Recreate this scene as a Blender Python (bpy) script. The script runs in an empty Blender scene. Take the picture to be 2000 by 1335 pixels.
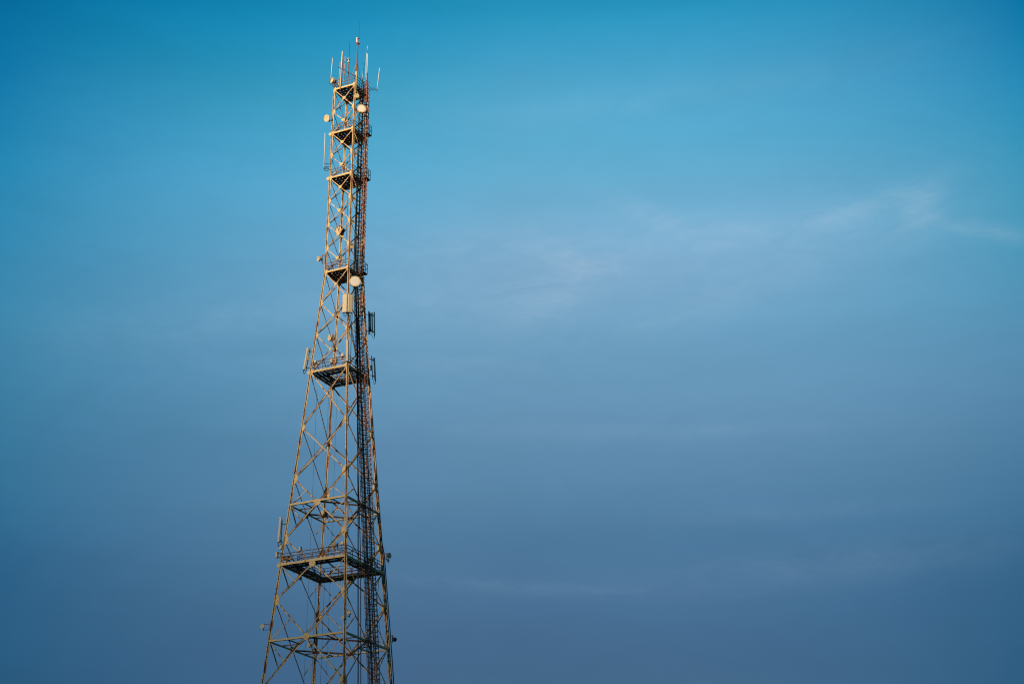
import bpy, math, random
from mathutils import Vector, Matrix
random.seed(7)
R = math.radians
sc = bpy.context.scene
COL = sc.collection

# ------------------------------------------------------------------ camera
cam_d = bpy.data.cameras.new("Camera")
cam = bpy.data.objects.new("Camera", cam_d); COL.objects.link(cam); sc.camera = cam
cam_d.sensor_width = 36.0; cam_d.lens = 52.572; cam_d.clip_end = 40000.0; cam_d.clip_start = 0.5
PITCH, YAW, ROLL = 0.420748, 0.124601, 0.0121444
rt = Vector((math.cos(YAW), -math.sin(YAW), 0))
fw = Vector((math.sin(YAW) * math.cos(PITCH), math.cos(YAW) * math.cos(PITCH), math.sin(PITCH)))
up = rt.cross(fw)
r2 = rt * math.cos(ROLL) - up * math.sin(ROLL)
u2 = rt * math.sin(ROLL) + up * math.cos(ROLL)
cam.matrix_world = Matrix(((r2.x, u2.x, -fw.x, 0), (r2.y, u2.y, -fw.y, 0), (r2.z, u2.z, -fw.z, 1.6), (0, 0, 0, 1)))

# ------------------------------------------------------------------ exposure
sc.view_settings.view_transform = 'Standard'; sc.view_settings.look = 'None'
sc.view_settings.gamma = 1.0; sc.view_settings.exposure = 0.0
sc.cycles.max_bounces = 6
sc.cycles.pixel_filter_type = 'BLACKMAN_HARRIS'; sc.cycles.filter_width = 1.15
sc.render.film_transparent = False

# ------------------------------------------------------------------ sun and sky
SUN_H = Vector((-0.66, -0.75, 0)).normalized()
SUN_EL = R(7.0)
SUN_AZ = math.atan2(SUN_H.x, SUN_H.y)
sd = bpy.data.lights.new("Sun", 'SUN'); sd.energy = 5.0; sd.angle = R(0.9); sd.color = (1.0, 0.72, 0.45)
sun = bpy.data.objects.new("Sun", sd); COL.objects.link(sun)
svec = Vector((SUN_H.x * math.cos(SUN_EL), SUN_H.y * math.cos(SUN_EL), math.sin(SUN_EL)))
sun.rotation_euler = svec.to_track_quat('Z', 'Y').to_euler()
sun.location = (-60, -60, 60)

world = bpy.data.worlds.new("World"); sc.world = world; world.use_nodes = True
nt = world.node_tree; nt.nodes.clear()
def N(t, **k):
    n = nt.nodes.new(t)
    for a, b in k.items(): setattr(n, a, b)
    return n
def L(a, b): nt.links.new(a, b)
def mth(op, a, b=None, clamp=False):
    n = N('ShaderNodeMath', operation=op); n.use_clamp = clamp
    for i, v in enumerate((a, b)):
        if v is None: continue
        if isinstance(v, (int, float)): n.inputs[i].default_value = v
        else: L(v, n.inputs[i])
    return n.outputs[0]
out = N('ShaderNodeOutputWorld'); bg = N('ShaderNodeBackground'); L(bg.outputs[0], out.inputs[0])
SKY_STRENGTH = 0.1
bg.inputs[1].default_value = SKY_STRENGTH
sky = N('ShaderNodeTexSky'); sky.sky_type = 'NISHITA'; sky.sun_disc = False
sky.sun_elevation = SUN_EL; sky.sun_rotation = SUN_AZ
sky.air_density = 1.0; sky.dust_density = 1.0; sky.ozone_density = 1.0
tc = N('ShaderNodeTexCoord'); sep = N('ShaderNodeSeparateXYZ'); L(tc.outputs['Generated'], sep.inputs[0])
vx, vy, vz = sep.outputs
el = mth('MULTIPLY', mth('ARCSINE', vz), 57.29578)
az = mth('MULTIPLY', mth('ARCTAN2', vx, vy), 57.29578)
GRADE = None  # filled in below: colour correction of the physical sky by elevation and by bearing
#GRADE_BEGIN
GRADE = dict(K=4.0,
  C=[(11.70, (0.0611, 0.1040, 0.1784)), (14.34, (0.0849, 0.1411, 0.2229)), (17.42, (0.1235, 0.2017, 0.2828)), (20.82, (0.2151, 0.3123, 0.3900)), (24.11, (0.2976, 0.4356, 0.5022)), (27.39, (0.4299, 0.5830, 0.6451)), (30.70, (0.3094, 0.6608, 0.7231)), (33.87, (0.2142, 0.6471, 0.7356)), (36.60, (0.0620, 0.5496, 0.6704))],
  M=[(11.65, (0.0576, 0.1052, 0.1902)), (17.37, (0.1256, 0.2143, 0.3028)), (20.53, (0.1823, 0.3091, 0.3995)), (23.87, (0.2527, 0.4363, 0.5241)), (27.09, (0.2918, 0.5550, 0.6436)), (30.34, (0.2257, 0.6448, 0.7526)), (33.46, (0.1079, 0.5906, 0.6942)), (36.16, (0.0247, 0.4906, 0.6566))],
  L=[(11.31, (0.0276, 0.0936, 0.1828)), (16.71, (0.0546, 0.1704, 0.2717)), (23.01, (0.1103, 0.3410, 0.4491)), (26.09, (0.0951, 0.4123, 0.5481)), (29.20, (0.0533, 0.4503, 0.6109)), (32.18, (0.0164, 0.3754, 0.5719)), (34.76, (0.0062, 0.3091, 0.5090))],
  R=[(10.91, (0.0223, 0.0683, 0.1323)), (16.29, (0.0626, 0.1364, 0.2069)), (22.57, (0.1535, 0.2917, 0.3630)), (28.74, (0.0984, 0.4128, 0.4850)), (34.28, (0.0039, 0.2942, 0.4512))],
)
#GRADE_END
def ramp(stops):
    r = N('ShaderNodeValToRGB'); cr = r.color_ramp; cr.interpolation = 'CARDINAL'
    f = mth('DIVIDE', mth('SUBTRACT', el, 5.0), 40.0, clamp=True)
    L(f, r.inputs[0])
    stops = stops + [(44.0, tuple(q * 0.45 for q in stops[-1][1]))]
    pos = [(e - 5.0) / 40.0 for e, c in stops]
    cr.elements[0].position = pos[0]; cr.elements[0].color = (*stops[0][1], 1)
    cr.elements[1].position = pos[-1]; cr.elements[1].color = (*stops[-1][1], 1)
    for p, (e, c) in list(zip(pos, stops))[1:-1]:
        q = cr.elements.new(p); q.color = (*c, 1)
    return r.outputs[0]
def mixc(kind, f, a, b):
    m = N('ShaderNodeMix', data_type='RGBA', blend_type=kind)
    if isinstance(f, (int, float)): m.inputs[0].default_value = f
    else: L(f, m.inputs[0])
    for i, v in ((6, a), (7, b)):
        if isinstance(v, tuple): m.inputs[i].default_value = (*v, 1)
        else: L(v, m.inputs[i])
    m.clamp_result = False
    return m.outputs[2]
col = sky.outputs[0]
if GRADE:
    # bearing measured from the middle of the anti-solar sky
    su = mth('DIVIDE', mth('SUBTRACT', mth('MULTIPLY', vx, math.cos(YAW)), mth('MULTIPLY', vy, math.sin(YAW))), 0.3236)
    tl = mth('MULTIPLY', su, -1.0, clamp=True)
    wc = mth('MULTIPLY', mth('SUBTRACT', tl, 0.5), mth('MULTIPLY', mth('SUBTRACT', tl, 1.0), 2.0))
    wm = mth('MULTIPLY', tl, mth('SUBTRACT', 4.0, mth('MULTIPLY', tl, 4.0)))
    wl = mth('MULTIPLY', tl, mth('SUBTRACT', mth('MULTIPLY', tl, 2.0), 1.0))
    fr = mth('POWER', mth('MULTIPLY', su, 1.0, clamp=True), 2.4)
    g = None
    for key, w in (('C', wc), ('M', wm), ('L', wl)):
        v = N('ShaderNodeVectorMath', operation='SCALE'); L(ramp(GRADE[key]), v.inputs[0]); L(w, v.inputs['Scale'])
        if g is None: g = v.outputs[0]
        else:
            ad = N('ShaderNodeVectorMath', operation='ADD'); L(g, ad.inputs[0]); L(v.outputs[0], ad.inputs[1]); g = ad.outputs[0]
    mxn = N('ShaderNodeVectorMath', operation='MAXIMUM'); L(g, mxn.inputs[0]); mxn.inputs[1].default_value = (0.0005, 0.001, 0.001); g = mxn.outputs[0]
    g = mixc('MIX', fr, g, ramp(GRADE['R']))
    col = mixc('MULTIPLY', 1.0, col, g)
    sc2 = N('ShaderNodeVectorMath', operation='SCALE'); L(col, sc2.inputs[0]); sc2.inputs['Scale'].default_value = GRADE['K']
    col = sc2.outputs[0]
# the dome outside the bright anti-solar part of the sky is dimmer
fwdot = mth('ADD', mth('MULTIPLY', vx, math.sin(YAW)), mth('MULTIPLY', vy, math.cos(YAW)))
dim = N('ShaderNodeMapRange'); L(fwdot, dim.inputs[0]); dim.inputs[1].default_value = 0.2; dim.inputs[2].default_value = 0.72; dim.inputs[3].default_value = 0.6; dim.inputs[4].default_value = 1.0
sc4 = N('ShaderNodeVectorMath', operation='SCALE'); L(col, sc4.inputs[0]); L(dim.outputs[0], sc4.inputs['Scale']); col = sc4.outputs[0]
# thin high cloud, fixed in the sky: soft streaks broken up by stretched noise
comb = N('ShaderNodeCombineXYZ'); L(az, comb.inputs[0]); L(el, comb.inputs[1])
def noise(scale, detail, sx, sy, rough=0.55, dist=0.0):
    mp = N('ShaderNodeMapping'); mp.inputs['Scale'].default_value = (sx, sy, 1); L(comb.outputs[0], mp.inputs[0])
    n = N('ShaderNodeTexNoise'); n.inputs['Scale'].default_value = scale; n.inputs['Detail'].default_value = detail
    n.inputs['Roughness'].default_value = rough; n.inputs['Distortion'].default_value = dist
    L(mp.outputs[0], n.inputs[0]); return n.outputs[0]
n1 = noise(0.55, 9, 0.55, 1.5, 0.62, 0.9)
n2 = noise(0.16, 5, 0.35, 2.6, 0.5, 0.2)
n3 = noise(1.6, 8, 0.5, 1.6, 0.7, 1.6)
# (azimuth, elevation, angle, half length, half height, strength) in degrees
WISPS = [(9.9, 27.2, -12, 1.9, 0.45, 0.26), (9.3, 26.1, 32, 2.2, 0.75, 0.26), (13.4, 28.6, -22, 2.0, 0.42, 0.26), (17.7, 27.9, 2, 4.0, 0.5, 0.26),
         (22.5, 28.3, 12, 3.0, 0.45, 0.26), (24.4, 27.8, 40, 1.1, 0.7, 0.34), (26.7, 26.8, -20, 2.6, 0.3, 0.26), (5.8, 27.8, 3, 4.5, 0.8, 0.20),
         (12.3, 20.55, -2, 8.5, 0.28, 0.12), (7.0, 14.85, -4, 6.0, 0.3, 0.09), (15.8, 25.3, 14, 4.2, 0.6, 0.18), (-5.0, 24.6, 10, 6.0, 0.9, 0.13),
         (18.9, 15.1, 2, 6.5, 0.7, 0.09), (18.0, 17.2, 0, 5.0, 0.3, 0.08), (4.0, 25.3, 0, 4.0, 1.2, 0.14), (9.0, 26.5, 10, 5.0, 1.6, 0.16), (19.0, 27.4, 2, 7.0, 1.4, 0.16), (13.0, 33.0, 3, 9.0, 0.5, 0.10), (2.0, 23.2, 0, 6.0, 0.4, 0.12)]
tot = None
for (wa, we, ang, lx, ly, st) in WISPS:
    mp = N('ShaderNodeMapping', vector_type='TEXTURE'); L(comb.outputs[0], mp.inputs[0])
    mp.inputs['Location'].default_value = (wa, we, 0); mp.inputs['Rotation'].default_value = (0, 0, R(ang)); mp.inputs['Scale'].default_value = (lx, ly, 1)
    d = N('ShaderNodeVectorMath', operation='DOT_PRODUCT'); L(mp.outputs[0], d.inputs[0]); L(mp.outputs[0], d.inputs[1])
    gse = mth('MULTIPLY', mth('EXPONENT', mth('MULTIPLY', d.outputs['Value'], -1.0)), st)
    tot = gse if tot is None else mth('ADD', tot, gse)
brk = mth('MULTIPLY', mth('SUBTRACT', mth('ADD', n1, mth('MULTIPLY', n3, 0.6)), 0.50, clamp=True), 2.6)
wis = mth('MULTIPLY', mth('MULTIPLY', tot, brk), 0.54)
bands = mth('ADD', mth('ADD', mth('MULTIPLY', mth('SUBTRACT', n2, 0.5), 0.14), mth('MULTIPLY', mth('SUBTRACT', n1, 0.5), 0.10)), 1.0)
sc3 = N('ShaderNodeVectorMath', operation='SCALE'); L(col, sc3.inputs[0]); L(bands, sc3.inputs['Scale'])
col = mixc('MIX', wis, sc3.outputs[0], (4.3, 5.7, 7.0))
L(col, bg.inputs[0])

# ------------------------------------------------------------------ materials
def mat(name, base, rough=0.6, metal=0.0, rust=None, amount=0.5, scale=1.2, var=0.12, streak=3.0, spec=0.3):
    m = bpy.data.materials.new(name); m.use_nodes = True
    t = m.node_tree; b = t.nodes['Principled BSDF']
    b.inputs['Roughness'].default_value = rough; b.inputs['Metallic'].default_value = metal
    b.inputs['Specular IOR Level'].default_value = spec
    tcn = t.nodes.new('ShaderNodeTexCoord'); mp = t.nodes.new('ShaderNodeMapping')
    mp.inputs['Scale'].default_value = (streak, streak, 1)
    t.links.new(tcn.outputs['Object'], mp.inputs[0])
    n = t.nodes.new('ShaderNodeTexNoise'); n.inputs['Scale'].default_value = scale; n.inputs['Detail'].default_value = 6; n.inputs['Roughness'].default_value = 0.65
    t.links.new(mp.outputs[0], n.inputs[0])
    v = t.nodes.new('ShaderNodeMapRange'); v.inputs[1].default_value = 0.3; v.inputs[2].default_value = 0.7
    v.inputs[3].default_value = 1 - var; v.inputs[4].default_value = 1 + var
    n2_ = t.nodes.new('ShaderNodeTexNoise'); n2_.inputs['Scale'].default_value = 2.6; n2_.inputs['Detail'].default_value = 4
    t.links.new(tcn.outputs['Object'], n2_.inputs[0]); t.links.new(n2_.outputs[0], v.inputs[0])
    s = t.nodes.new('ShaderNodeVectorMath'); s.operation = 'SCALE'; s.inputs[0].default_value = base
    t.links.new(v.outputs[0], s.inputs['Scale'])
    last = s.outputs[0]
    if rust:
        mr = t.nodes.new('ShaderNodeMapRange'); mr.inputs[1].default_value = 0.72 - amount * 0.45; mr.inputs[2].default_value = mr.inputs[1].default_value + 0.09
        t.links.new(n.outputs[0], mr.inputs[0])
        mx = t.nodes.new('ShaderNodeMix'); mx.data_type = 'RGBA'
        t.links.new(mr.outputs[0], mx.inputs[0]); t.links.new(last, mx.inputs[6]); mx.inputs[7].default_value = (*rust, 1)
        last = mx.outputs[2]
    t.links.new(last, b.inputs['Base Color'])
    return m
RUST = (0.32, 0.115, 0.035)
M = dict(
    paint=mat('cream paint', (0.76, 0.60, 0.35), 0.5, rust=RUST, amount=0.5, scale=0.8, streak=2.6),
    paint2=mat('cream paint clean', (0.78, 0.61, 0.31), 0.5, rust=RUST, amount=0.28, scale=1.5),
    oxide=mat('rusty shaded steel', (0.28, 0.14, 0.07), 0.75, rust=(0.09, 0.035, 0.02), amount=0.5, scale=1.3, spec=0.1),  # brown holds rust and the shade under flanges and in leg seams
    deck=mat('deck steel', (0.24, 0.20, 0.17), 0.8, rust=(0.12, 0.04, 0.02), amount=0.5, scale=1.2, spec=0.1),
    rail=mat('rail rusty', (0.32, 0.19, 0.12), 0.7, rust=(0.16, 0.05, 0.025), amount=0.6, scale=2, spec=0.1),
    ladder=mat('ladder rust', (0.60, 0.36, 0.27), 0.7, rust=(0.40, 0.16, 0.09), amount=0.7, scale=1.2, spec=0.15, streak=2),
    cable=mat('cable sheath', (0.022, 0.026, 0.035), 0.6, var=0.2, spec=0.2),
    feeder=mat('feeder sheath brown', (0.22, 0.13, 0.11), 0.7, rust=(0.22, 0.10, 0.06), amount=0.4, scale=1.5),
    redpost=mat('red oxide post', (0.36, 0.085, 0.035), 0.6, rust=(0.2, 0.16, 0.10), amount=0.4, scale=1.5),
    white=mat('white fibreglass', (0.88, 0.88, 0.86), 0.4, var=0.05),
    radome=mat('cream radome', (0.95, 0.95, 0.92), 0.45, var=0.06),
    drum=mat('drum grey cream', (0.74, 0.62, 0.40), 0.5, rust=(0.35, 0.24, 0.12), amount=0.3),
    panel=mat('panel shell', (0.76, 0.68, 0.50), 0.45, var=0.06),
    panelg=mat('panel grey', (0.66, 0.64, 0.62), 0.45, var=0.06),
    dark=mat('dark fitting', (0.06, 0.055, 0.05), 0.6, rust=(0.12, 0.045, 0.02), amount=0.4, scale=3),
    galv=mat('weathered bracket', (0.26, 0.22, 0.17), 0.6, rust=RUST, amount=0.5, scale=3),
    pink=mat('faded pink dipole', (0.62, 0.36, 0.28), 0.5),
    concrete=mat('concrete', (0.32, 0.31, 0.29), 0.9),
    glass=mat('lamp glass', (0.62, 0.60, 0.56), 0.2),
)

# ------------------------------------------------------------------ mesh helpers (world coordinates)
CUR = [Vector((0, 0, 0))]
class MB:
    def __init__(s): s.v = []; s.f = []; s.mark = None
    def second(s): s.mark = len(s.f); return s      # faces added from here on take the second material
    def box(s, c, ax, ay, az_, hx, hy, hz):
        c = Vector(c); ax, ay, az_ = Vector(ax).normalized() * hx, Vector(ay).normalized() * hy, Vector(az_).normalized() * hz
        o = len(s.v)
        for k in (-1, 1):
            for j in (-1, 1):
                for i in (-1, 1): s.v.append(c + ax * i + ay * j + az_ * k)
        for q in ((0, 2, 3, 1), (4, 5, 7, 6), (0, 1, 5, 4), (2, 6, 7, 3), (0, 4, 6, 2), (1, 3, 7, 5)): s.f.append([o + i for i in q])
        return s
    def abox(s, c, hx, hy, hz): return s.box(c, (1, 0, 0), (0, 1, 0), (0, 0, 1), hx, hy, hz)
    def plate(s, p0, p1, a, b, wa, wb, oa=0.0, ob=0.0):
        p0, p1 = Vector(p0), Vector(p1); t = (p1 - p0); ln = t.length; t.normalize()
        a = Vector(a); a = (a - t * a.dot(t)).normalized(); b = Vector(b); b = (b - t * b.dot(t) - a * b.dot(a)).normalized()
        return s.box((p0 + p1) / 2 + a * oa + b * ob, a, b, t, wa / 2, wb / 2, ln / 2)
    def angle(s, p0, p1, n, w, th=0.022, out=1, topside=True, off=0.0):
        # L section: one flange in the face plane hanging from the corner line, one standing out along n
        p0, p1, n = Vector(p0), Vector(p1), Vector(n); t = (p1 - p0).normalized()
        m = n.cross(t).normalized()
        if m.z < 0: m = -m
        if not topside: m = -m
        s.plate(p0, p1, m, n, w, th, 0, off)
        s.plate(p0, p1, n, m, w * 0.8, th, off + out * (w * 0.4 + th / 2), w / 2 - th / 2 - 0.002)
        return s
    def tube(s, pts, r, n=8, r1=None, cap=True):
        pts = [Vector(p) for p in pts]; r1 = r if r1 is None else r1
        base = len(s.v); prev = None
        for i, p in enumerate(pts):
            a = pts[max(i - 1, 0)]; b = pts[min(i + 1, len(pts) - 1)]; t = (b - a).normalized()
            u = prev - t * prev.dot(t) if prev is not None else t.orthogonal()
            if u.length < 1e-5: u = t.orthogonal()
            u.normalize(); prev = u; w = t.cross(u)
            rr = r + (r1 - r) * i / max(1, len(pts) - 1)
            for k in range(n):
                an = 2 * math.pi * k / n; s.v.append(p + (u * math.cos(an) + w * math.sin(an)) * rr)
        for i in range(len(pts) - 1):
            for k in range(n):
                a = base + i * n + k; b = base + i * n + (k + 1) % n; s.f.append([a, b, b + n, a + n])
        if cap:
            s.f.append([base + k for k in range(n)][::-1]); e = base + (len(pts) - 1) * n; s.f.append([e + k for k in range(n)])
        return s
    def lathe(s, c, d, prof, n=24):
        c, d = Vector(c), Vector(d).normalized(); u = d.orthogonal().normalized(); w = d.cross(u); base = len(s.v)
        for (r, h) in prof:
            for k in range(n):
                an = 2 * math.pi * k / n; s.v.append(c + d * h + (u * math.cos(an) + w * math.sin(an)) * max(r, 1e-4))
        for i in range(len(prof) - 1):
            for k in range(n):
                a = base + i * n + k; b = base + i * n + (k + 1) % n; s.f.append([a, b, b + n, a + n])
        s.f.append([base + k for k in range(n)][::-1]); e = base + (len(prof) - 1) * n; s.f.append([e + k for k in range(n)])
        return s
    def poly(s, c, a, b, n, pts, th):
        c, a, b, n = Vector(c), Vector(a).normalized(), Vector(b).normalized(), Vector(n).normalized(); o = len(s.v); k = len(pts)
        for sgn in (-1, 1):
            for (x, y) in pts: s.v.append(c + a * x + b * y + n * (sgn * th / 2))
        s.f.append([o + i for i in range(k)][::-1]); s.f.append([o + k + i for i in range(k)])
        for i in range(k): j = (i + 1) % k; s.f.append([o + i, o + j, o + k + j, o + k + i])
        return s
    def build(s, name, m, parent=None, origin=None, smooth=False):
        org = Vector(origin) if origin is not None else CUR[0]
        me = bpy.data.meshes.new(name); me.from_pydata([tuple(v - org) for v in s.v], [], s.f); [me.materials.append(M[q] if isinstance(q, str) else q) for q in (m if isinstance(m, tuple) else (m,))]
        if s.mark is not None and isinstance(m, tuple): me.polygons.foreach_set('material_index', [int(i >= s.mark) for i in range(len(s.f))])
        if smooth: me.polygons.foreach_set('use_smooth', [len(f) == 4 for f in s.f])
        me.update(); o = bpy.data.objects.new(name, me); COL.objects.link(o)
        if parent is not None: o.parent = parent
        return o
def tag(o, label=None, cat=None, group=None, kind=None):
    for k, v in (('label', label), ('category', cat), ('group', group), ('kind', kind)):
        if v: o[k] = v
    return o
def thing(name, loc, label, cat, group=None):
    o = bpy.data.objects.new(name, None); COL.objects.link(o); o.location = loc; o.empty_display_size = 0.3
    CUR[0] = Vector(loc); return tag(o, label, cat, group)
def sub(name, parent):     # a part that only gathers its own pieces
    o = bpy.data.objects.new(name, None); COL.objects.link(o); o.parent = parent; return o
T0 = Vector((0, 140, 0))
def P(x, y=None, z=None):
    if y is None: x, y, z = x
    return T0 + Vector((x, y, z))

# ------------------------------------------------------------------ ground and added shade ridge
def grass_mat():
    m = bpy.data.materials.new('dry grass ground'); m.use_nodes = True; t = m.node_tree; b = t.nodes['Principled BSDF']; b.inputs['Roughness'].default_value = 0.95
    c = t.nodes.new('ShaderNodeTexCoord'); n = t.nodes.new('ShaderNodeTexNoise'); n.inputs['Scale'].default_value = 0.12; n.inputs['Detail'].default_value = 10
    t.links.new(c.outputs['Object'], n.inputs[0]); r = t.nodes.new('ShaderNodeValToRGB'); t.links.new(n.outputs[0], r.inputs[0])
    r.color_ramp.elements[0].position = 0.35; r.color_ramp.elements[0].color = (0.030, 0.042, 0.016, 1)
    r.color_ramp.elements[1].position = 0.68; r.color_ramp.elements[1].color = (0.090, 0.075, 0.035, 1)
    t.links.new(r.outputs[0], b.inputs['Base Color']); return m
gm = grass_mat()
g = MB(); K = 96; RG = 16000.0
for rr in (0, 60, 300, 1500, 5000, RG):
    for k in range(K if rr else 1):
        a = 2 * math.pi * k / K; g.v.append(Vector((rr * math.cos(a), rr * math.sin(a) + 140, 0)))
for k in range(K): g.f.append([0, 1 + k, 1 + (k + 1) % K])
for i in range(4):
    for k in range(K): a = 1 + i * K + k; b = 1 + i * K + (k + 1) % K; g.f.append([a, a + K, b + K, b])
tag(g.build('ground', gm, origin=(0, 0, 0)), kind='structure')
# unseen ridge added towards the low sun to shade the mast's lower half
RD = 5200.0; RH = RD * math.tan(SUN_EL) + 57.0
g = MB(); side = Vector((-SUN_H.y, SUN_H.x, 0)); NU, NV = 90, 14
for j in range(NV + 1):
    v = -1 + 2 * j / NV
    for i in range(NU + 1):
        u = -1 + 2 * i / NU; x = u * 7000
        crest = RH * (0.25 + 0.75 * math.exp(-(u / 0.75) ** 4)) if abs(x) < 500 else RH * (0.25 + 0.75 * math.exp(-(u / 0.75) ** 4)) * (1 + 0.10 * math.sin(x / 610.0) * min(1, (abs(x) - 500) / 900) + 0.05 * math.sin(x / 170.0 + 1) * min(1, (abs(x) - 500) / 900))
        if abs(x) < 500: crest = RH
        h = crest * max(0, 1 - abs(v) ** 1.3) + (18 * math.sin(x / 130.0 + v * 9) * (1 - abs(v)) * abs(v)) - (3 if abs(v) == 1 else 0)
        g.v.append(T0 + SUN_H * (RD + v * 1500) + side * x + Vector((0, 0, h)))
for j in range(NV):
    for i in range(NU): a = j * (NU + 1) + i; g.f.append([a, a + 1, a + NU + 2, a + NU + 1])
tag(g.build('added_shade_ridge', gm, origin=(0, 0, 0)), kind='structure')

# ------------------------------------------------------------------ the lattice tower
ROT = 0.236169
ZW = [(0.0, 8.86), (32.98, 5.687), (40.25, 4.987), (46.22, 4.38), (60.21, 2.983), (71.54, 1.968), (82.79, 1.93), (93.94, 1.86), (110, 1.86)]
def Wd(z):
    for (z0, w0), (z1, w1) in zip(ZW, ZW[1:]):
        if z <= z1: return w0 + (w1 - w0) * (z - z0) / (z1 - z0)
    return ZW[-1][1]
ANG = {'N': -math.pi / 2, 'R': 0.0, 'B': math.pi / 2, 'L': math.pi}
def legp(k, z, out=0.0):
    a = ANG[k] + ROT; w = Wd(z) + out
    return T0 + Vector((w * math.cos(a), w * math.sin(a), z))
FACES = [('L', 'N'), ('N', 'R'), ('R', 'B'), ('B', 'L')]
def facen(fa):
    A, B = legp(fa[0], 50), legp(fa[1], 50); m = (A + B) / 2 - P(0, 0, 50); m.z = 0; return m.normalized()
def fp(fa, z, t, off=0.0):     # a point on a face, t from the first leg to the second
    return legp(fa[0], z).lerp(legp(fa[1], z), t) + facen(fa) * off
NODES = [0.4, 9.0, 18.9, 28.6, 36.85, 42.75, 48.9, 54.25, 60.21, 64.35, 67.95, 71.54, 74.35, 77.16, 79.98, 82.79, 85.55, 88.33, 91.13, 93.94]
tower = thing('lattice_tower', tuple(T0), 'tall square steel lattice mast in cream paint with rust, six railed platforms, tapering upwards', 'tower')
for k in 'LNRB':
    rad = Vector((math.cos(ANG[k] + ROT), math.sin(ANG[k] + ROT), 0))
    fa1 = [f for f in FACES if k in f]
    dirs = [facen(f) for f in fa1]
    mb = MB()
    zz = [0.0, 18.9, 36.85, 54.25, 71.54, 93.94]
    for z0, z1 in zip(zz, zz[1:]):
        w = 0.30 if z1 < 40 else 0.28 if z1 < 60 else 0.26 if z1 < 80 else 0.25
        p0, p1 = legp(k, z0), legp(k, z1)
        mb.plate(p0, p1, dirs[0], dirs[1], w, 0.035)
        mb.plate(p0, p1, dirs[1], dirs[0], w, 0.034)
    # step bolts and splice plates
    for i in range(int(93 / 0.45)):
        z = 1 + i * 0.45; c = legp(k, z); mb.box(c + rad * 0.10, rad, (0, 0, 1), rad.cross(Vector((0, 0, 1))), 0.10, 0.012, 0.012)
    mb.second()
    for z0, z1 in zip(zz, zz[1:]): mb.tube([legp(k, z0, 0.035), legp(k, z1, 0.035)], 0.058, 8)  # corner strip, its brown stands for rust and the shaded seam
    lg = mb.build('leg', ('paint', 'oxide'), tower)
    for z in NODES[1:]:
        jb = MB(); big = z < 60
        for f in fa1:
            n = facen(f); other = f[1] if f[0] == k else f[0]
            a = (legp(other, z) - legp(k, z)).normalized()
            w, h = (0.34, 0.36) if big else (0.30, 0.32)
            if z < 50: w, h = 0.44, 0.52
            jb.poly(legp(k, z) + n * 0.03 + a * (w * 0.42), a, (0, 0, 1), n, [(-w * .5, -h), (w * .1, -h * .95), (w * .55, -h * .35), (w * .55, h * .35), (w * .1, h * .95), (-w * .5, h)], 0.022)
        jb.build('joint_plate', 'paint2', lg)
for fa in FACES:
    n = facen(fa)
    for z0, z1 in zip(NODES, NODES[1:]):
        a0, a1, b0, b1 = legp(fa[0], z0), legp(fa[0], z1), legp(fa[1], z0), legp(fa[1], z1)
        w = 0.15 if z1 < 61 else 0.125 if z1 < 73 else 0.11
        mb = MB()
        mb.angle(b0, a1, n, w * 0.8, out=-1, off=-0.028)
        # the other diagonal: painted flange in the face, outstanding upper flange coloured brown for rust and underside shade
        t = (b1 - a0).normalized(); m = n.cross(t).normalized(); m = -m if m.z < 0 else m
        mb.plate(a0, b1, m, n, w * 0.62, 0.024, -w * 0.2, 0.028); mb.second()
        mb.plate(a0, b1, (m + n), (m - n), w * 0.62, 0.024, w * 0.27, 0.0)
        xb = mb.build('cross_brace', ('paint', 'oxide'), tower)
        wa = (b0 - a0).length; wb = (b1 - a1).length; s = wa / (wa + wb)
        c = a0.lerp(b1, s); h = (0.30 if z0 in (42.75, 36.85, 28.6) else 0.13) if z1 < 73 else 0.17
        ax = (b0 - a0).normalized()
        MB().poly(c + n * 0.052, ax, (0, 0, 1), n, [(-h * 1.1, -h * .5), (-h * .5, -h), (h * .5, -h), (h * 1.1, -h * .5), (h * 1.1, h * .5), (h * .5, h), (-h * .5, h), (-h * 1.1, h * .5)], 0.02).build('centre_plate', 'paint2', xb)
def xcentre(fa, z0, z1):
    a0, b0, b1 = legp(fa[0], z0), legp(fa[1], z0), legp(fa[1], z1); a1 = legp(fa[0], z1)
    s = (b0 - a0).length / ((b0 - a0).length + (b1 - a1).length); return a0.lerp(b1, s)
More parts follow.
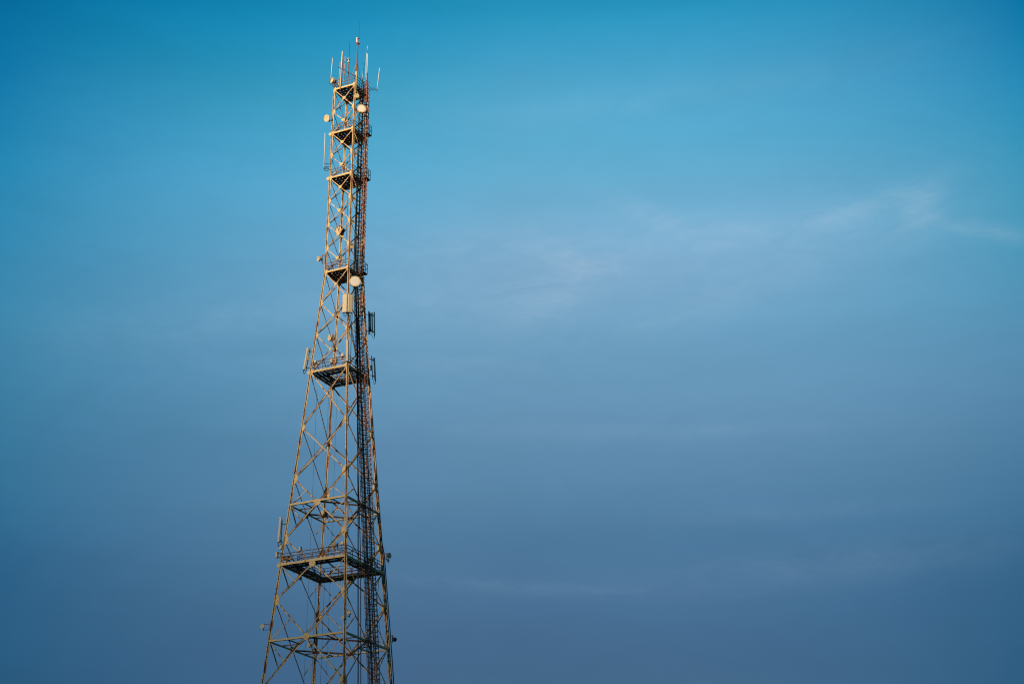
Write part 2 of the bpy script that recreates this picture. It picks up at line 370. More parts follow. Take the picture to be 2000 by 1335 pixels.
# horizontal rings at the middle of the big panels, with redundant bracing
RINGS = [(46.22, 42.75, 48.9), (32.98, 28.6, 36.85), (14.2, 9.0, 18.9), (40.25, 36.85, 42.75)]
for (zr, z0, z1) in RINGS:
    mids = []
    for fa in FACES:
        n = facen(fa); A, B = legp(fa[0], zr), legp(fa[1], zr); c = xcentre(fa, z0, z1); mids.append(fp(fa, zr, 0.5, -0.05))
        for (E, zt, corner) in ((A, z1, fa[0]), (B, z1, fa[1]), (A, z0, fa[0]), (B, z0, fa[1])):
            q = legp(corner, zt).lerp(c, 0.5)
            MB().angle(E, q, n, 0.08, out=-1, off=-0.06).build('secondary_brace', 'paint', tower)
    if zr == 40.25: continue
    ring = sub('ring_frame', tower)
    for fa in FACES:
        n = facen(fa); A, B = legp(fa[0], zr), legp(fa[1], zr)
        mb = MB(); mb.plate(A, B, (0, 0, 1), n, 0.17, 0.025, 0, 0.08); mb.plate(A, B, n, (0, 0, 1), 0.16, 0.025, -0.01, -0.075)
        mb.build('ring_beam', 'paint2', ring)
    for i in range(4):
        a, b = mids[i], mids[(i + 1) % 4]
        MB().plate(a, b, (0, 0, 1), (b - a).cross(Vector((0, 0, 1))), 0.14, 0.12, -0.05).build('plan_brace', 'rail', ring)
        f2 = FACES[(i + 1) % 4]
        q = a.lerp(b, 0.5); cr = legp(f2[0], zr)
        mb = MB()
        for (fa, t) in ((FACES[i], 0.75), (f2, 0.25)):
            mb.plate(q, fp(fa, zr, t, -0.03), (0, 0, 1), (1, 0.3, 0), 0.09, 0.08, -0.05)
        mb.build('corner_strut', 'rail', ring)

def railing(parent, fa, z, inset=0.16, t0=0.0, t1=1.0, h=0.98, m='rail', r=0.028, step=1.25, drop=0.22, rails=(1.0, 0.52)):
    mb = MB(); A, B = fp(fa, z, t0, -inset if inset > 0.3 else 0.05), fp(fa, z, t1, -inset if inset > 0.3 else 0.05)
    if inset > 0.3:
        c = P(0, 0, z); A = c + (A - c) ; 
    for q in rails: mb.tube([A + Vector((0, 0, h * q)), B + Vector((0, 0, h * q))], r, 6)
    n = max(2, int(round((B - A).length / step)))
    for i in range(n + 1):
        p = A.lerp(B, i / n); mb.plate(p + Vector((0, 0, -drop)), p + Vector((0, 0, h)), (1, 0, 0), (0, 1, 0), 0.055, 0.055)
    return mb.build('railing', m, parent)
def deckband(parent, z, band, holes=True):
    c = P(0, 0, z); cor = [legp(k, z) for k in 'LNRB']; side = (cor[1] - cor[0]).length
    if band is None or band * 2 >= side - 0.4:
        ex = (cor[1] - cor[0]).normalized(); ey = (cor[3] - cor[0]).normalized(); hs = side / 2 - 0.06
        mb = MB(); n = 6
        for i in range(n):
            o = -hs + (i + 0.5) * 2 * hs / n; mb.box(c + ey * o, ex, ey, (0, 0, 1), hs, 0.05, 0.09)
        for o in (-0.45 * hs, 0.4 * hs): mb.box(c + ex * o + Vector((0, 0, -0.10)), ey, ex, (0, 0, 1), hs, 0.06, 0.07)
        mb.build('joist', 'deck', parent)
        mb = MB(); nn = 30
        for i in range(nn):
            o = -hs + (i + 0.5) * 2 * hs / nn
            cut = 0.25 * hs if 0.05 < o / hs < 0.62 else None
            if i % 5 in (2, 3): continue
            if cut is None: mb.box(c + ex * o + Vector((0, 0, 0.13)), ey, ex, (0, 0, 1), hs, hs / nn * 0.78, 0.02)
            else:
                mb.box(c + ex * o - ey * (hs * 0.375) + Vector((0, 0, 0.13)), ey, ex, (0, 0, 1), hs * 0.625, hs / nn * 0.78, 0.02)
                mb.box(c + ex * o + ey * (hs * 0.90) + Vector((0, 0, 0.13)), ey, ex, (0, 0, 1), hs * 0.10, hs / nn * 0.78, 0.02)
        mb.build('deck', 'deck', parent)
    else:
        mb = MB(); jb = MB()
        for i, fa in enumerate(FACES):
            n = facen(fa); A, B = fp(fa, z, 0, -0.06), fp(fa, z, 1, -0.06); e = (B - A).normalized(); ln = (B - A).length
            k = 5
            for q in range(k):
                o = (q + 0.5) * band / k
                mb.plate(A + e * (o if q else 0.05), B - e * (o if q else 0.05), n, (0, 0, 1), band / k * 0.6, 0.03, -o, 0.13)
            jb.plate(A + e * band, B - e * band, (0, 0, 1), n, 0.2, 0.05, 0, -band)
            m = int(ln / 1.1)
            for q in range(m + 1):
                p = A.lerp(B, q / m) ; jb.plate(p - n * 0.03, p - n * (band), (0, 0, 1), e, 0.14, 0.05)
        mb.build('deck', 'deck', parent); jb.build('joist', 'deck', parent)
PLATS = [(93.94, None), (88.33, None), (82.79, None), (71.54, None), (60.21, 1.15), (40.25, 1.05)]
for pi, (z, band) in enumerate(PLATS):
    pf = sub('platform', tower)
    for fa in FACES:
        n = facen(fa); A, B = legp(fa[0], z), legp(fa[1], z)
        d = 0.19 if z > 61 else 0.21
        mb = MB(); mb.plate(A, B, (0, 0, 1), n, d, 0.03, 0.02, 0.07); mb.plate(A, B, n, (0, 0, 1), 0.12, 0.025, 0.01, d / 2 + 0.018); mb.plate(A, B, n, (0, 0, 1), 0.12, 0.026, -0.01, -d / 2 + 0.034)
        mb.build('edge_beam', 'paint2', pf)
    deckband(pf, z, band)
    if z > 93:
        for fa in FACES: railing(pf, fa, z, h=1.15, step=0.9, r=0.032, rails=(1.0, 0.66, 0.33))
    elif z > 61:
        for fa in FACES: railing(pf, fa, z, h=1.0, step=1.0, r=0.032, rails=(1.0, 0.7, 0.35))
            
    else:
        for i, fa in enumerate(FACES):
            railing(pf, fa, z, h=1.05, step=1.25, r=0.036, rails=(1.0, 0.72, 0.38))
            t = (band + 0.1) / ((legp('L', z) - legp('N', z)).length)
            railing(pf, fa, z, inset=band + 0.02, t0=t, t1=1 - t, h=1.0, step=1.5, drop=0.0, rails=(1.0, 0.68, 0.35), r=0.03)
    # rounded end plate on the left leg
    if z in (88.33, 82.79, 60.21, 40.25):
        q = legp('L', z, 0.16); n = facen(('L', 'N'))
        MB().lathe(q + Vector((0, 0, -0.05)), (n + Vector((0.2, 0, 0))), [(0.05, -0.12), (0.2, -0.1), (0.22, 0), (0.14, 0.05), (0.02, 0.06)], 16).build('end_cap', 'paint2', pf)
# corner frame of crossed bars and a boxy splice seen on the near leg of the top
# ladder with safety hoops, on the outside of the near-right face
FN = ('N', 'R'); nNR = facen(FN)
def ladc(z):   # fraction along the face of the ladder
    return 0.60 + 0.07 * min(1, max(0, (z - 40) / 40.0))
lad = sub('ladder', tower); zz = [0.5, 20, 40, 60.2, 71.54, 83, 94.6]
e = (legp('R', 50) - legp('N', 50)).normalized()
cen = [fp(FN, z, ladc(z), 0.12) for z in zz]
rb = MB(); cb = MB()
for s_ in (-1, 1):
    for a, b in zip(cen, cen[1:]): rb.plate(a + e * (0.23 * s_), b + e * (0.23 * s_), e, nNR, 0.05, 0.09)
def lerpz(z):
    for (z0, c0), (z1, c1) in zip(zip(zz, cen), zip(zz[1:], cen[1:])):
        if z <= z1: return c0.lerp(c1, (z - z0) / (z1 - z0))
    return cen[-1]
z = 0.8
while z < 94.5:
    c = lerpz(z); rb.tube([c - e * 0.24, c + e * 0.24], 0.028, 5, cap=False); z += 0.3
rb.build('ladder_frame', 'ladder', lad)
z = 3.0; pts = {i: [] for i in range(5)}
while z < 95.2:
    c = lerpz(min(z, 94.6)) + Vector((0, 0, max(0, z - 94.6))); arc = []
    for i in range(9):
        a = math.pi * (i / 8.0) * 1.12 - 0.06 * math.pi
        arc.append(c + e * (-0.36 * math.cos(a)) + nNR * (0.18 + 0.44 * math.sin(a)))
    arc = [c - e * 0.24] + arc + [c + e * 0.24]
    cb.tube(arc, 0.045, 5, cap=False)
    for j, i in enumerate((1, 3, 5, 7, 9)): pts[j].append(arc[i])
    z += 0.5
for j in pts:
    cb.tube(pts[j], 0.034, 5, cap=False)
cb.build('safety_cage', 'ladder', lad)
# cable tray left of the ladder: ladder rack and thick feeder bundle
tray = sub('cable_tray', tower)
def trc(z, o=0.0, n=0.12): return lerpz(max(0.5, min(94.4, z))) - e * (0.82 if z < 66 else 0.66) + e * o + nNR * (n - 0.12)
mb = MB(); zt = [0.6, 20, 40, 60.2, 71.54, 83, 93.5]
for s_ in (-0.34, 0.34):
    for a, b in zip(zt, zt[1:]): mb.plate(trc(a, s_), trc(b, s_), e, nNR, 0.05, 0.05)
z = 1.0
while z < 93: mb.plate(trc(z, -0.34), trc(z, 0.34), (0, 0, 1), nNR, 0.06, 0.04); z += 0.5
mb.build('tray_rack', 'ladder', tray)
for i, (o, zt_, r, m) in enumerate([(-0.27, 93.0, 0.03, 'feeder'), (-0.19, 88, 0.03, 'ladder'), (-0.02, 66, 0.03, 'cable'), (0.20, 93, 0.03, 'feeder'), (0.27, 82, 0.025, 'ladder')]):
    lv = [q for q in (0.6, 20, 40, 60.2, 71.54, 83) if q < zt_] + [zt_]
    MB().tube([trc(q, o, 0.20) for q in lv], r, 6).build('feeder_cable', m, tray)
# riser pipes between the tray and the ladder, and beyond it
pipes = sub('riser_pipes', tower)
for o, zt_, r, m in ((-0.40, 93, 0.045, 'feeder'), (0.40, 60, 0.03, 'cable'), (0.56, 50, 0.03, 'feeder')):
    lv = [q for q in (0.6, 20, 40, 60.2, 71.54, 83) if q < zt_] + [zt_]
    MB().tube([lerpz(q) + e * o + nNR * 0.05 for q in lv], r, 6).build('riser_pipe', m, pipes)
# extra small landings outside the ladder at the three upper platforms
for z in (88.33, 82.79, 71.54):
    bl = sub('balcony', tower); c = lerpz(z); A = c - e * 0.35; B = c + e * 0.42; zu = Vector((0, 0, 1))
    MB().box((A + B) / 2 + nNR * 0.46 + zu * 0.05, e, nNR, zu, 0.38, 0.32, 0.03).build('floor_plate', 'deck', bl)
    mb = MB(); q = [A + nNR * 0.12, A + nNR * 0.80, B + nNR * 0.80, B + nNR * 0.12]
    for h in (1.15, 0.6): mb.tube([p + zu * h for p in q], 0.03, 6)
    for p in q + [(q[1] + q[2]) / 2]: mb.tube([p, p + zu * 1.15], 0.032, 6)
    mb.tube([q[1], q[2]], 0.05, 6); mb.tube([q[2], q[3]], 0.045, 6)
    mb.build('balcony_rail', 'cable', bl)
# loose cable runs
def cable(pts, r, m='cable', name='cable_run'): return MB().tube([P(p) for p in pts], r, 6, cap=False).build(name, m, tower)
CUR[0] = T0.copy()
cable([(1.0, -1.45, 79.2), (1.35, -1.5, 69.0), (1.53, -1.6, 65), (1.85, -1.9, 56), (2.25, -2.3, 45.0), (2.45, -2.6, 38), (2.7, -2.9, 30), (3.0, -3.3, 15), (3.2, -3.6, 1)], 0.055)
cable([(1.3, -1.45, 76.2), (1.6, -1.5, 66), (2.1, -1.9, 50), (2.6, -2.3, 41.0), (3.0, -2.9, 28), (3.5, -3.3, 1)], 0.04)
cable([(0.62, -2.5, 66.0), (1.0, -2.35, 64.2), (1.5, -2.1, 61.6), (1.75, -2.0, 60.2)], 0.035)
cable([(0.75, -2.4, 66.2), (1.2, -2.3, 63.6), (1.7, -2.0, 61.0)], 0.025)
for (x, y, za, zb, r) in ((-1.05, 1.0, 59.5, 39.6, 0.010), (-0.9, -1.0, 58, 45.5, 0.010), (-2.2, -0.4, 58.5, 20, 0.010), (-0.2, 0.6, 58, 22, 0.009), (-1.5, 0.3, 39.5, 12, 0.012), (-1.2, 0.2, 39.5, 12, 0.012), (-0.7, 0.5, 39.5, 12, 0.012), (0.1, 0.4, 93, 71.8, 0.02), (0.5, 0.9, 88, 71.8, 0.018), (1.0, -0.3, 88, 60.5, 0.03)):
    cable([(x, y, za), (x + 0.03, y, (za + zb) / 2), (x, y, zb)], r)
outr = lambda z, o, s_=0.0: tuple(legp('R', z, o) - T0 + nNR * s_)
cable([outr(59.8, 0.10), outr(50, 0.13), outr(40, 0.16), outr(33, 0.14), outr(20, 0.16), outr(2, 0.16)], 0.06)
cable([outr(43.5, 0.05, 0.1), outr(42.2, 0.30), outr(40, 0.30), outr(33, 0.34), outr(20, 0.30), outr(2, 0.3)], 0.05)
cable([outr(39.8, -0.5, 0.1), outr(37, -0.9, 0.1), outr(34.5, -0.75, 0.1), outr(33, -0.35, 0.1)], 0.02)
cable([outr(39.8, -1.6, 0.1), outr(36, -1.5, 0.1), outr(30, -1.2, 0.1), outr(22, -1.4, 0.1)], 0.018)
# foundations
for k in 'LNRB':
    MB().abox(legp(k, 0.1), 0.9, 0.9, 0.35).build('footing', 'concrete', tower)

# ------------------------------------------------------------------ antennas and fittings (each a thing of its own)
def hd(x, y, z=0.0): return Vector((x, y, z)).normalized()
def nearest_leg(c):
    best = None
    for k in 'LNRB':
        q = legp(k, c.z)
        if best is None or (q - c).length < (best[1] - c).length: best = (k, q)
    return best[1]
def dish(c, d, r, label, name='dish_antenna', m='radome', dm='drum', pole=None, drum=0.55, mount=None, group='round dish antennas on the mast', arms=True):
    c = P(c); d = Vector(d).normalized(); o = thing(name, tuple(c), label, 'dish antenna', group)
    MB().lathe(c, d, [(r * 0.97, -0.02), (r * 1.0, 0.0), (r * 0.93, r * 0.02), (r * 0.6, r * 0.035), (r * 0.25, r * 0.042), (0.001, r * 0.044)], 28).build('radome', m, o, smooth=True)
    MB().lathe(c, d, [(0.05, -r * (drum + 0.55)), (r * 0.25, -r * (drum + 0.5)), (r * 0.75, -r * (drum + 0.18)), (r * 0.98, -r * drum), (r * 1.0, -r * drum + 0.01), (r * 1.0, -0.025), (r * 1.04, -0.02), (r * 1.04, 0.01), (r * 0.98, 0.012)], 28).build('shroud', dm, o, smooth=False)
    back = c - d * (r * (drum + 0.5)); lg = Vector(mount) if mount is not None else nearest_leg(c)
    mb = MB(); mb.box(back - d * 0.06, d, (0, 0, 1), d.cross(Vector((0, 0, 1))), 0.10, 0.12, 0.08)
    pp = back - d * 0.16
    hp = pole if pole else max(0.35, r * 0.9)
    mb.tube([pp - Vector((0, 0, hp)), pp + Vector((0, 0, hp))], 0.045, 8)
    if arms:
        for s_ in (-0.75, 0.75):
            a = pp + Vector((0, 0, hp * s_)); b = Vector((lg.x, lg.y, a.z)); mb.tube([a, b], 0.03, 6)
    mb.build('mount', 'galv', o)
    return o
dish((-2.13, -0.7, 95.01), (-0.8, -0.55, 0.0), 0.30, 'small cream drum dish at the left corner of the topmost platform, below a white whip', drum=0.9, mount=legp('L', 95.0))
dish((0.66, -2.1, 92.29), (0.15, -1, -0.05), 0.25, 'small grey drum dish on the near leg just under the topmost platform', m='drum', drum=0.9, mount=legp('N', 92.3))
dish((1.21, -1.8, 90.88), (0.05, -1, -0.12), 0.46, 'bright white round dish face below the topmost platform, right of the near leg', m='radome', mount=legp('N', 90.9))
dish((-2.49, -0.7, 90.11), (-0.62, -0.72, -0.3), 0.38, 'cream dish jutting out left between the top two platforms', m='drum', drum=0.35, mount=legp('L', 90.1))
dish((-0.72, 1.6, 77.71), (-0.62, -0.78, -0.05), 0.50, 'greenish grey dish seen through the bracing midway between third and fourth platforms', m='drum', dm='rail', drum=0.8, mount=legp('B', 77.7))
dish((0.76, -2.2, 73.79), (0.3, -0.95, 0.0), 0.20, 'tiny white dish right of the near leg above the fourth platform', drum=0.5, mount=legp('N', 73.8))
dish((-2.69, -0.7, 73.02), (-0.8, -0.5, -0.1), 0.27, 'small pale round dish on an outrigger pole, left of the fourth platform', drum=0.7, pole=0.55, mount=legp('L', 73.0))
dish((1.18, -2.3, 69.8), (0.02, -1, -0.1), 0.55, 'largest white round dish face, just under the fourth platform beside the near leg', m='radome', mount=legp('N', 69.8))
dish((-1.19, 2.5, 65.59), (-0.8, -0.55, 0.0), 0.36, 'cream drum dish on the back leg above the fifth platform, seen through the bracing', drum=0.9, m='drum', mount=legp('B', 65.6))
dish((-1.23, 4.0, 47.11), (-0.75, -0.6, 0.0), 0.26, 'dull drum dish on the back leg at the strut ring above the lowest platform', drum=0.8, m='drum', mount=legp('B', 47.1))
dish((0.0, -3.9, 41.51), (-0.9, -0.35, 0.0), 0.30, 'half-turned grey dish on the front rail of the lowest platform', drum=0.5, m='drum', mount=P(0.45, -3.75, 41.3), pole=0.3)
dish((5.46, 0.9, 42.01), (0.75, -0.6, 0.0), 0.27, 'pale dish seen from the side at the right corner of the lowest platform', drum=0.5, mount=legp('R', 42.0))
dish((-6.21, -1.5, 34.33), (-0.3, -1, 0.0), 0.20, 'tiny white dish on a pole left of the tower below the lowest platform', drum=0.5, pole=0.35, mount=legp('L', 34.3))
dish((1.10, -5.7, 34.24), (-0.45, -0.9, 0.0), 0.17, 'left and lower of two tiny pale dishes on the near leg below the lowest platform', drum=0.5, mount=legp('N', 34.2))
dish((1.62, -5.5, 34.79), (-0.25, -0.95, 0.0), 0.18, 'right and upper of two tiny pale dishes on the near leg below the lowest platform', drum=1.2, mount=legp('N', 34.8))
dish((6.16, 1.2, 33.91), (0.6, 0.75, 0.0), 0.20, 'tiny dark dish turned away on a pole right of the tower near the bottom edge', m='dark', dm='dark', drum=0.6, pole=0.35, mount=legp('R', 33.9))
dish((-1.97, 4.7, 34.03), (-0.8, -0.55, 0.0), 0.22, 'tiny cream dish on the back leg at the lowest ring of struts', drum=0.5, m='drum', mount=legp('B', 34.0))

def whip(a, b, r, label, m='white', sleeve=0.0, sm='drum', clamp=None, name='whip_antenna', group='thin whip antennas on the mast'):
    a, b = P(a), P(b); r = r * 1.25; o = thing(name, tuple(a), label, 'whip antenna', group)
    MB().tube([a + (b - a) * sleeve, b - (b - a).normalized() * 0.04, b], r, 8, r1=r * 0.85).build('rod', m, o, smooth=True)
    mb = MB(); mb.tube([a, a + (b - a) * max(sleeve, 0.04)], r * 1.25, 8); mb.build('base_sleeve', sm, o, smooth=True)
    if clamp:
        mb = MB()
        for q in clamp: mb.tube([P(p) for p in q], 0.03, 6)
        mb.build('bracket', 'dark', o)
    return o
Lc = legp('L', 94.5) - T0
whip((-2.23, -0.7, 95.2), (-2.15, -0.7, 97.93), 0.034, 'white whip rising above the small drum dish, leftmost on the mast top', clamp=[[(-2.25, -0.7, 95.2), (-2.37, -0.5, 94.73), (-1.7, -0.5, 94.11)], [(-2.15, -0.6, 94.75), (-1.6, -0.5, 94.2)]])
whip((-1.17, -1.0, 93.7), (-1.10, -1.0, 98.68), 0.052, 'thick tall white whip with a cream base post on the front left top rail', sleeve=0.32)
whip((-1.4, 0.6, 94.0), (-1.29, 0.6, 98.38), 0.03, 'thin grey whip on a cream post behind the front left rail of the top', m='panelg', sleeve=0.45)
whip((1.15, -0.8, 93.9), (1.34, -0.8, 97.47), 0.034, 'white whip on a cream post between the tallest mast and the right top corner', sleeve=0.34)
whip((1.74, -0.2, 93.9), (1.67, -0.2, 99.41), 0.052, 'thick tall white whip at the right corner of the top', sleeve=0.3, sm='redpost')
whip((1.655, -0.2, 99.43), (1.64, -0.2, 100.16), 0.022, 'short white tip piece right above the thick whip at the right corner', m='white')
whip((1.50, -0.1, 93.9), (1.57, -0.1, 99.27), 0.022, 'thin white whip close to the left of the thick right corner whip', sleeve=0.3, sm='redpost')
whip((2.86, 0.4, 94.7), (3.08, 0.4, 97.74), 0.034, 'white whip at the end of two horizontal arms, rightmost on the mast top', clamp=[[(1.7, 0.4, 94.95), (2.95, 0.4, 95.07)], [(1.7, 0.4, 94.72), (2.9, 0.4, 94.83)], [(2.84, 0.4, 94.62), (2.88, 0.4, 95.15)]])
whip((-2.54, -0.5, 84.1), (-2.59, -0.5, 88.34), 0.036, 'pale whip standing clear of the left side between the second and third platforms', clamp=[[(-2.54, -0.5, 84.55), (-1.9, -0.5, 84.5)], [(-2.54, -0.5, 84.2), (-1.9, -0.5, 84.15)], [(-2.54, -0.5, 84.1)] + [(-2.28 + 0.26 * math.cos(a), -0.5, 83.85 + 0.2 * math.sin(a)) for a in [math.pi - i * 0.5 for i in range(14)]] + [(-1.9, -0.5, 83.9)]])
# folded dipole stack
o = thing('dipole_array', tuple(P(-1.05, 1.0, 94)), 'stack of faded pink folded dipoles on a pole behind the thick left whip', 'dipole antenna')
MB().tube([P(-1.12, 1.0, 94.0), P(-1.01, 1.0, 99.78)], 0.035, 8).build('pole', 'rail', o)
for i in range(4):
    z = 96.2 + i * 0.95; x = -1.07 + 0.02 * i
    MB().tube([P(x, 1, z), P(x + 0.22, 0.95, z), P(x + 0.22, 0.95, z + 0.36), P(x + 0.27, 0.95, z + 0.36), P(x + 0.27, 0.95, z - 0.36), P(x + 0.22, 0.95, z - 0.36), P(x + 0.22, 0.95, z)], 0.03, 6).build('dipole', 'pink', o)
# main mast with obstruction lamp and rod
o = thing('lightning_mast', tuple(P(0.5, -1.75, 93.9)), 'tallest rust red mast at the near top corner, carrying a lamp and the highest rod', 'mast')
MB().tube([P(0.50, -1.75, 93.0), P(0.53, -1.75, 95.6)], 0.13, 10).build('socket', 'paint2', o)
MB().tube([P(0.53, -1.75, 95.2), P(0.575, -1.75, 99.2)], 0.08, 10, r1=0.055).build('post', 'redpost', o)
MB().lathe(P(0.575, -1.75, 99.2), (0, 0, 1), [(0.05, -0.1), (0.18, 0.05), (0.20, 0.12), (0.18, 0.14)], 12).build('head_plate', 'redpost', o)
mb = MB().box(P(0.42, -1.75, 99.75), (1, 0, 0), (0, 1, 0), (0, 0, 1), 0.06, 0.07, 0.33); mb.build('lamp', 'radome', o)
mb = MB(); mb.box(P(0.62, -1.75, 99.95), (1, 0, 0), (0, 1, 0), (0, 0, 1), 0.14, 0.05, 0.04); mb.box(P(0.66, -1.75, 99.65), (1, 0, 0), (0, 1, 0), (0, 0, 1), 0.025, 0.03, 0.3); mb.build('lamp_bracket', 'rail', o)
MB().tube([P(0.66, -1.75, 99.9), P(0.67, -1.75, 102.3)], 0.018, 6).build('rod', 'dark', o)
for a, b in (((0.54, -1.7, 96.9), (-0.1, -1.3, 94.9)), ((0.56, -1.7, 96.9), (1.0, -1.1, 95.1)), ((0.52, -1.7, 96.8), (0.3, -0.9, 95.0))):
    MB().tube([P(a), P(b)], 0.022, 6).build('stay', 'pink', o)
o = thing('lamp_mast', tuple(P(-0.4, -1.3, 94)), 'shorter red and grey mast with a lamp on the front rail of the top', 'mast')
MB().tube([P(-0.40, -1.3, 93.7), P(-0.39, -1.3, 95.7)], 0.075, 8).build('post', 'redpost', o)
MB().tube([P(-0.39, -1.3, 95.68), P(-0.38, -1.3, 97.1)], 0.062, 8).build('upper_post', 'galv', o)
MB().lathe(P(-0.38, -1.3, 97.1), (0, 0, 1), [(0.12, 0), (0.13, 0.08), (0.07, 0.1), (0.03, 0.12), (0.03, 0.35), (0.17, 0.38), (0.17, 0.44), (0.05, 0.48)], 12).build('lamp', 'radome', o)
MB().tube([P(-0.34, -1.3, 97.5), P(-0.33, -1.3, 99.79)], 0.02, 6).build('rod', 'cable', o)
MB().tube([P(-0.55, -1.3, 97.2), P(-0.58, -1.3, 97.5), P(-0.4, -1.3, 97.55)], 0.03, 6).build('lamp_bracket', 'dark', o)
o = thing('boom_antenna', tuple(P(-0.5, -1.6, 95.6)), 'thin dark slanting boom crossing the front rail of the top', 'boom')
MB().tube([P(-1.51, -1.6, 96.18), P(0.45, -1.6, 95.08)], 0.03, 6).build('boom', 'dark', o)
mb = MB()
for t in (0.05, 0.3, 0.62): c = P(-1.51, -1.6, 96.18).lerp(P(0.45, -1.6, 95.08), t); mb.tube([c + Vector((0, -0.2, 0)), c + Vector((0, 0.2, 0))], 0.014, 5)
mb.build('element', 'dark', o)
o = thing('yagi_antenna', tuple(P(-0.7, 1.6, 74)), 'small yagi aerial of short bars on the back leg above the fourth platform', 'yagi antenna')
MB().tube([P(-0.95, 1.5, 73.2), P(-0.45, 1.75, 75.3)], 0.03, 6).build('mast_pipe', 'rail', o)
for z in (73.5, 74.1): MB().tube([P(-1.3, 1.3, z), P(-0.1, 1.5, z + 0.02)], 0.028, 6).build('element', 'rail', o)
MB().tube([P(-0.35, 1.5, 74.8), P(-0.3, 1.5, 73.9)], 0.04, 6).build('element', 'pink', o)

def panel(a, b, w, dpt, d, label, m='panel', pole=None, brk=True, rru=None, cat='panel antenna', name='panel_antenna', cables=True):
    a, b = P(a), P(b); c = (a + b) / 2; o = thing(name, tuple(c), label, cat, 'panel antennas on the mast')
    t = (a - b).normalized(); d = Vector(d); d = (d - t * d.dot(t)).normalized(); s_ = t.cross(d).normalized(); h = (a - b).length
    ch = min(w, dpt) * 0.25
    MB().poly(c, s_, d, t, [(-w / 2, -dpt / 2), (w / 2, -dpt / 2), (w / 2, dpt / 2 - ch), (w / 2 - ch, dpt / 2), (-w / 2 + ch, dpt / 2), (-w / 2, dpt / 2 - ch)], h).build('shell', m, o)
    mb = MB().poly(c - t * (h / 2 + 0.02), s_, d, t, [(-w * .47, -dpt * .45), (w * .47, -dpt * .45), (w * .47, dpt * .4), (-w * .47, dpt * .4)], 0.05); mb.build('end_plate', 'dark', o)
    if pole is None: p0, p1 = b - d * (dpt / 2 + 0.14) - t * 0.1, a - d * (dpt / 2 + 0.14) + t * 0.1
    else: p0, p1 = P(pole[0]), P(pole[1])
    MB().tube([p0, p1], 0.04, 8).build('pole', 'galv' if m != 'panelg' else 'dark', o)
    mb = MB()
    for q in (0.15, 0.85):
        u = b.lerp(a, q); v = p0.lerp(p1, q); mb.plate(u, v, t, s_, 0.10, 0.08)
        lg = legp(min('LNRB', key=lambda k: (legp(k, v.z) - v).length), v.z)
        if brk: mb.tube([v, lg], 0.035, 6)
    mb.build('bracket', 'dark', o)
    if cables:
        mb = MB(); lb = b - t * 0.05
        for i in (-1, 0, 1):
            x = s_ * (i * w * 0.28); mb.tube([lb + x, lb + x - t * 0.22, lb + x * 0.6 - t * 0.38 - d * 0.12, lb + x * 0.3 - t * 0.2 - d * (dpt / 2 + 0.14), p0 + t * 0.3], 0.016, 5, cap=False)
        mb.build('jumper_cable', 'cable', o)
    if rru:
        mb = MB().box(P(rru[0]), s_, d, t, *rru[1]); mb.build('radio_unit', 'panel' if m != 'panelg' else 'panelg', o)
    return o
panel((0.22, -2.62, 68.1), (0.24, -2.62, 66.1), 0.50, 0.16, (-0.42, -1, 0), 'left of two broad cream panels on the near leg under the largest white dish', pole=((0.52, -2.3, 65.7), (0.52, -2.3, 68.2)))
panel((0.76, -2.62, 68.12), (0.78, -2.62, 66.12), 0.50, 0.16, (0.30, -1, 0), 'right of two broad cream panels on the near leg under the largest white dish', pole=((0.56, -2.28, 65.7), (0.56, -2.28, 68.2)))
for i, (dx, dy, lb) in enumerate(((0.04, 0.0, 'outermost of three dark panels right of the tower, above the fifth platform'), (-0.19, -0.1, 'middle one of three dark panels right of the tower, above the fifth platform'), (-0.38, -0.2, 'innermost of three dark panels right of the tower, above the fifth platform'))):
    lb = ('outermost of three dark panels right of the tower, above the fifth platform', lb, lb)[i]
    panel((3.25 + dx, 0.9 + dy, 67.9 - 0.1 * i), (3.35 + dx, 0.9 + dy, 65.3 + 0.25 * i), 0.16, 0.10, (0.9, 0.3, 0), lb, m='panelg', pole=((2.85 - 0.03 * i, 0.6, 65.2), (2.76 - 0.03 * i, 0.6, 67.85)), brk=(i == 0), cables=(i == 0), rru=((2.85, 0.45, 66.3), (0.14, 0.1, 0.28)) if i == 1 else None)
panel((-3.30, -0.85, 62.8), (-3.58, -0.85, 60.42), 0.26, 0.18, (-0.9, -0.42, 0), 'tilted tan panel with a small box behind it, left of the fifth platform', m='panel', rru=((-3.20, -0.8, 61.7), (0.10, 0.12, 0.24)))
panel((0.60, -3.15, 62.85), (0.66, -3.15, 60.55), 0.24, 0.14, (-0.2, -1, 0), 'slim cream panel standing upright in front of the near leg at the fifth platform', cables=False)
panel((3.42, 0.75, 62.7), (3.60, 0.75, 60.21), 0.17, 0.14, (0.85, -0.3, 0), 'slim grey panel held off the right leg at the fifth platform', m='panelg', pole=((3.33, 0.7, 60.3), (3.14, 0.7, 62.9)), rru=((3.10, 0.6, 61.5), (0.10, 0.1, 0.26)))
panel((-5.08, -1.25, 44.92), (-5.16, -1.25, 42.46), 0.24, 0.14, (-0.5, -0.85, 0), 'slim white panel left of the tower just above the lowest platform', m='panelg', pole=((-4.91, -1.2, 42.1), (-4.93, -1.2, 44.65)), rru=((-4.92, -1.1, 42.0), (0.14, 0.12, 0.2)))
panel((-5.30, -1.35, 41.45), (-5.28, -1.35, 40.9), 0.17, 0.10, (-0.5, -0.85, 0), 'very short pale panel on an outrigger at the left corner of the lowest platform', pole=((-5.12, -1.3, 40.84), (-5.13, -1.3, 41.5)), cables=False)
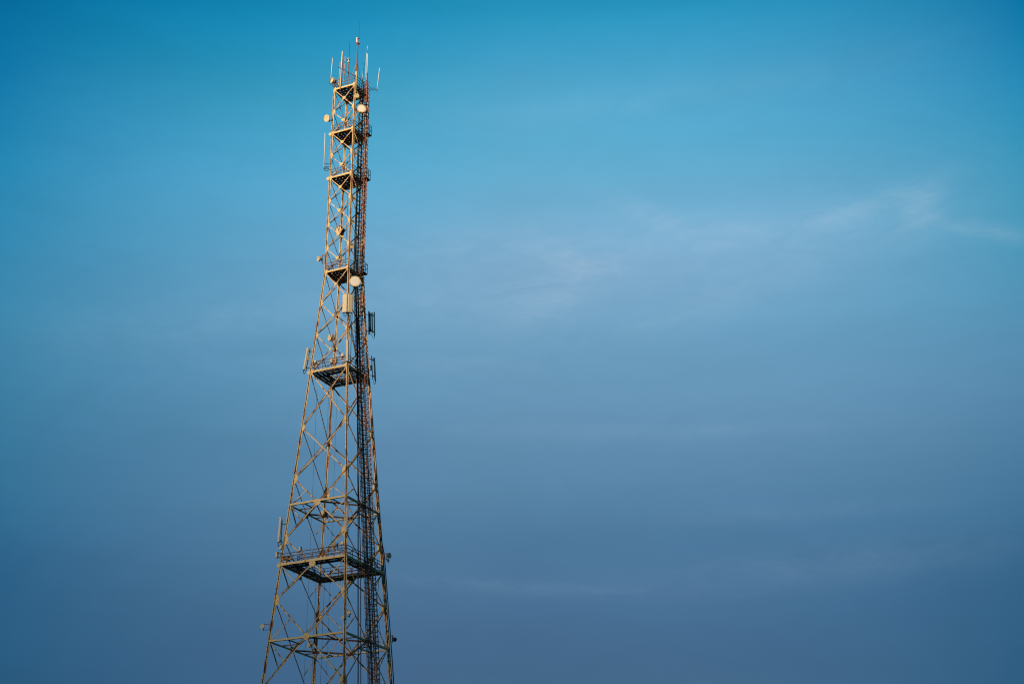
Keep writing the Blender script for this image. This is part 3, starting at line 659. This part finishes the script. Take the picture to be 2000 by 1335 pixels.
panel((1.17, -4.95, 44.95), (1.17, -4.95, 42.47), 0.21, 0.14, (0.3, -1, 0), 'slim bluish grey panel on the near leg just above the lowest platform', m='panelg')

def unit(c, hx, hy, hz, d, label, stem=0.3, m='panel', name='equipment_box', cat='equipment box', group='small boxes and lamps at the platform rails'):
    c = P(c); d = Vector(d).normalized(); o = thing(name, tuple(c), label, cat, group); s_ = d.cross(Vector((0, 0, 1))).normalized()
    b = MB().poly(c, s_, d, (0, 0, 1), [(-hx, -hy), (hx, -hy), (hx, hy * .6), (hx * .75, hy), (-hx * .75, hy), (-hx, hy * .6)], hz * 2); b.build('housing', m, o)
    f = MB()
    for i in range(4): f.box(c - d * (hy + 0.02) + s_ * (hx * (-0.75 + 0.5 * i)), s_, d, (0, 0, 1), 0.012, 0.025, hz * 0.85)
    f.build('cooling_fin', 'dark', o)
    mb = MB().tube([c - Vector((0, 0, hz)), c - Vector((0, 0, hz + stem))], 0.03, 6); mb.box(c - Vector((0, 0, hz + 0.03)), s_, d, (0, 0, 1), hx * 0.7, hy * 1.1, 0.02)
    mb.build('stem', 'rail', o); return o
unit((0.19, -1.8, 61.76), .16, .10, .17, (-0.3, -1, 0), 'square cream lamp box on the front rail of the fifth platform by the upright panel')
unit((-0.88, -1.0, 61.4), .14, .12, .24, (-0.5, -1, 0), 'cream box in the middle of the fifth platform, left of a taller narrow one', stem=0.5)
unit((-0.43, -1.0, 61.53), .08, .12, .26, (-0.5, -1, 0), 'tall narrow cream box in the middle of the fifth platform', stem=0.5)
unit((-2.55, -0.6, 61.36), .20, .12, .16, (-0.6, -0.8, 0.0), 'greyish lamp cluster at the left corner of the fifth platform', m='radome', stem=0.9)
unit((-3.14, 1.3, 42.59), .13, .08, .19, (-0.5, -1, 0), 'pale lamp box on the rear left rail of the lowest platform', stem=1.0)
unit((-1.14, 3.8, 42.6), .13, .08, .17, (-0.3, -1, 0), 'pale lamp box before the back leg above the lowest platform', stem=1.3)
unit((0.81, -3.8, 41.78), .16, .08, .16, (-0.3, -1, 0), 'square pale lamp box just left of the near leg at the lowest platform', stem=0.5)
unit((-0.44, -3.6, 41.15), .08, .08, .08, (-0.3, -1, 0), 'tiny lamp on a rail post at the middle of the front of the lowest platform', stem=0.6)
unit((5.32, 0.9, 41.55), .12, .1, .12, (0.5, -0.8, -0.3), 'tiny lamp under the side-on dish at the right corner of the lowest platform', stem=0.25)
unit((-0.58, -1.0, 82.9), .16, .1, .12, (-0.4, -1, 0), 'small cream box on the floor of the third platform', stem=0.1)
unit((-0.75, 4.1, 47.2), .12, .12, .2, (0.8, -0.5, 0), 'dark radio box beside the dull drum dish on the back leg', m='dark', stem=0.2)
unit((-1.3, 4.6, 34.35), .14, .14, .32, (0.6, -0.7, 0), 'dark clustered box right of the tiny cream dish on the back leg', m='dark', stem=0.2)
unit((-4.3, -1.0, 41.0), .30, .22, .15, (-0.5, -0.9, 0), 'grey coiled cable box behind the left corner rail of the lowest platform', m='galv', stem=0.5)
unit((3.6, -0.4, 41.1), .22, .2, .15, (0.5, -0.9, 0), 'dark fitting behind the ladder rail of the lowest platform', m='dark', stem=0.6)
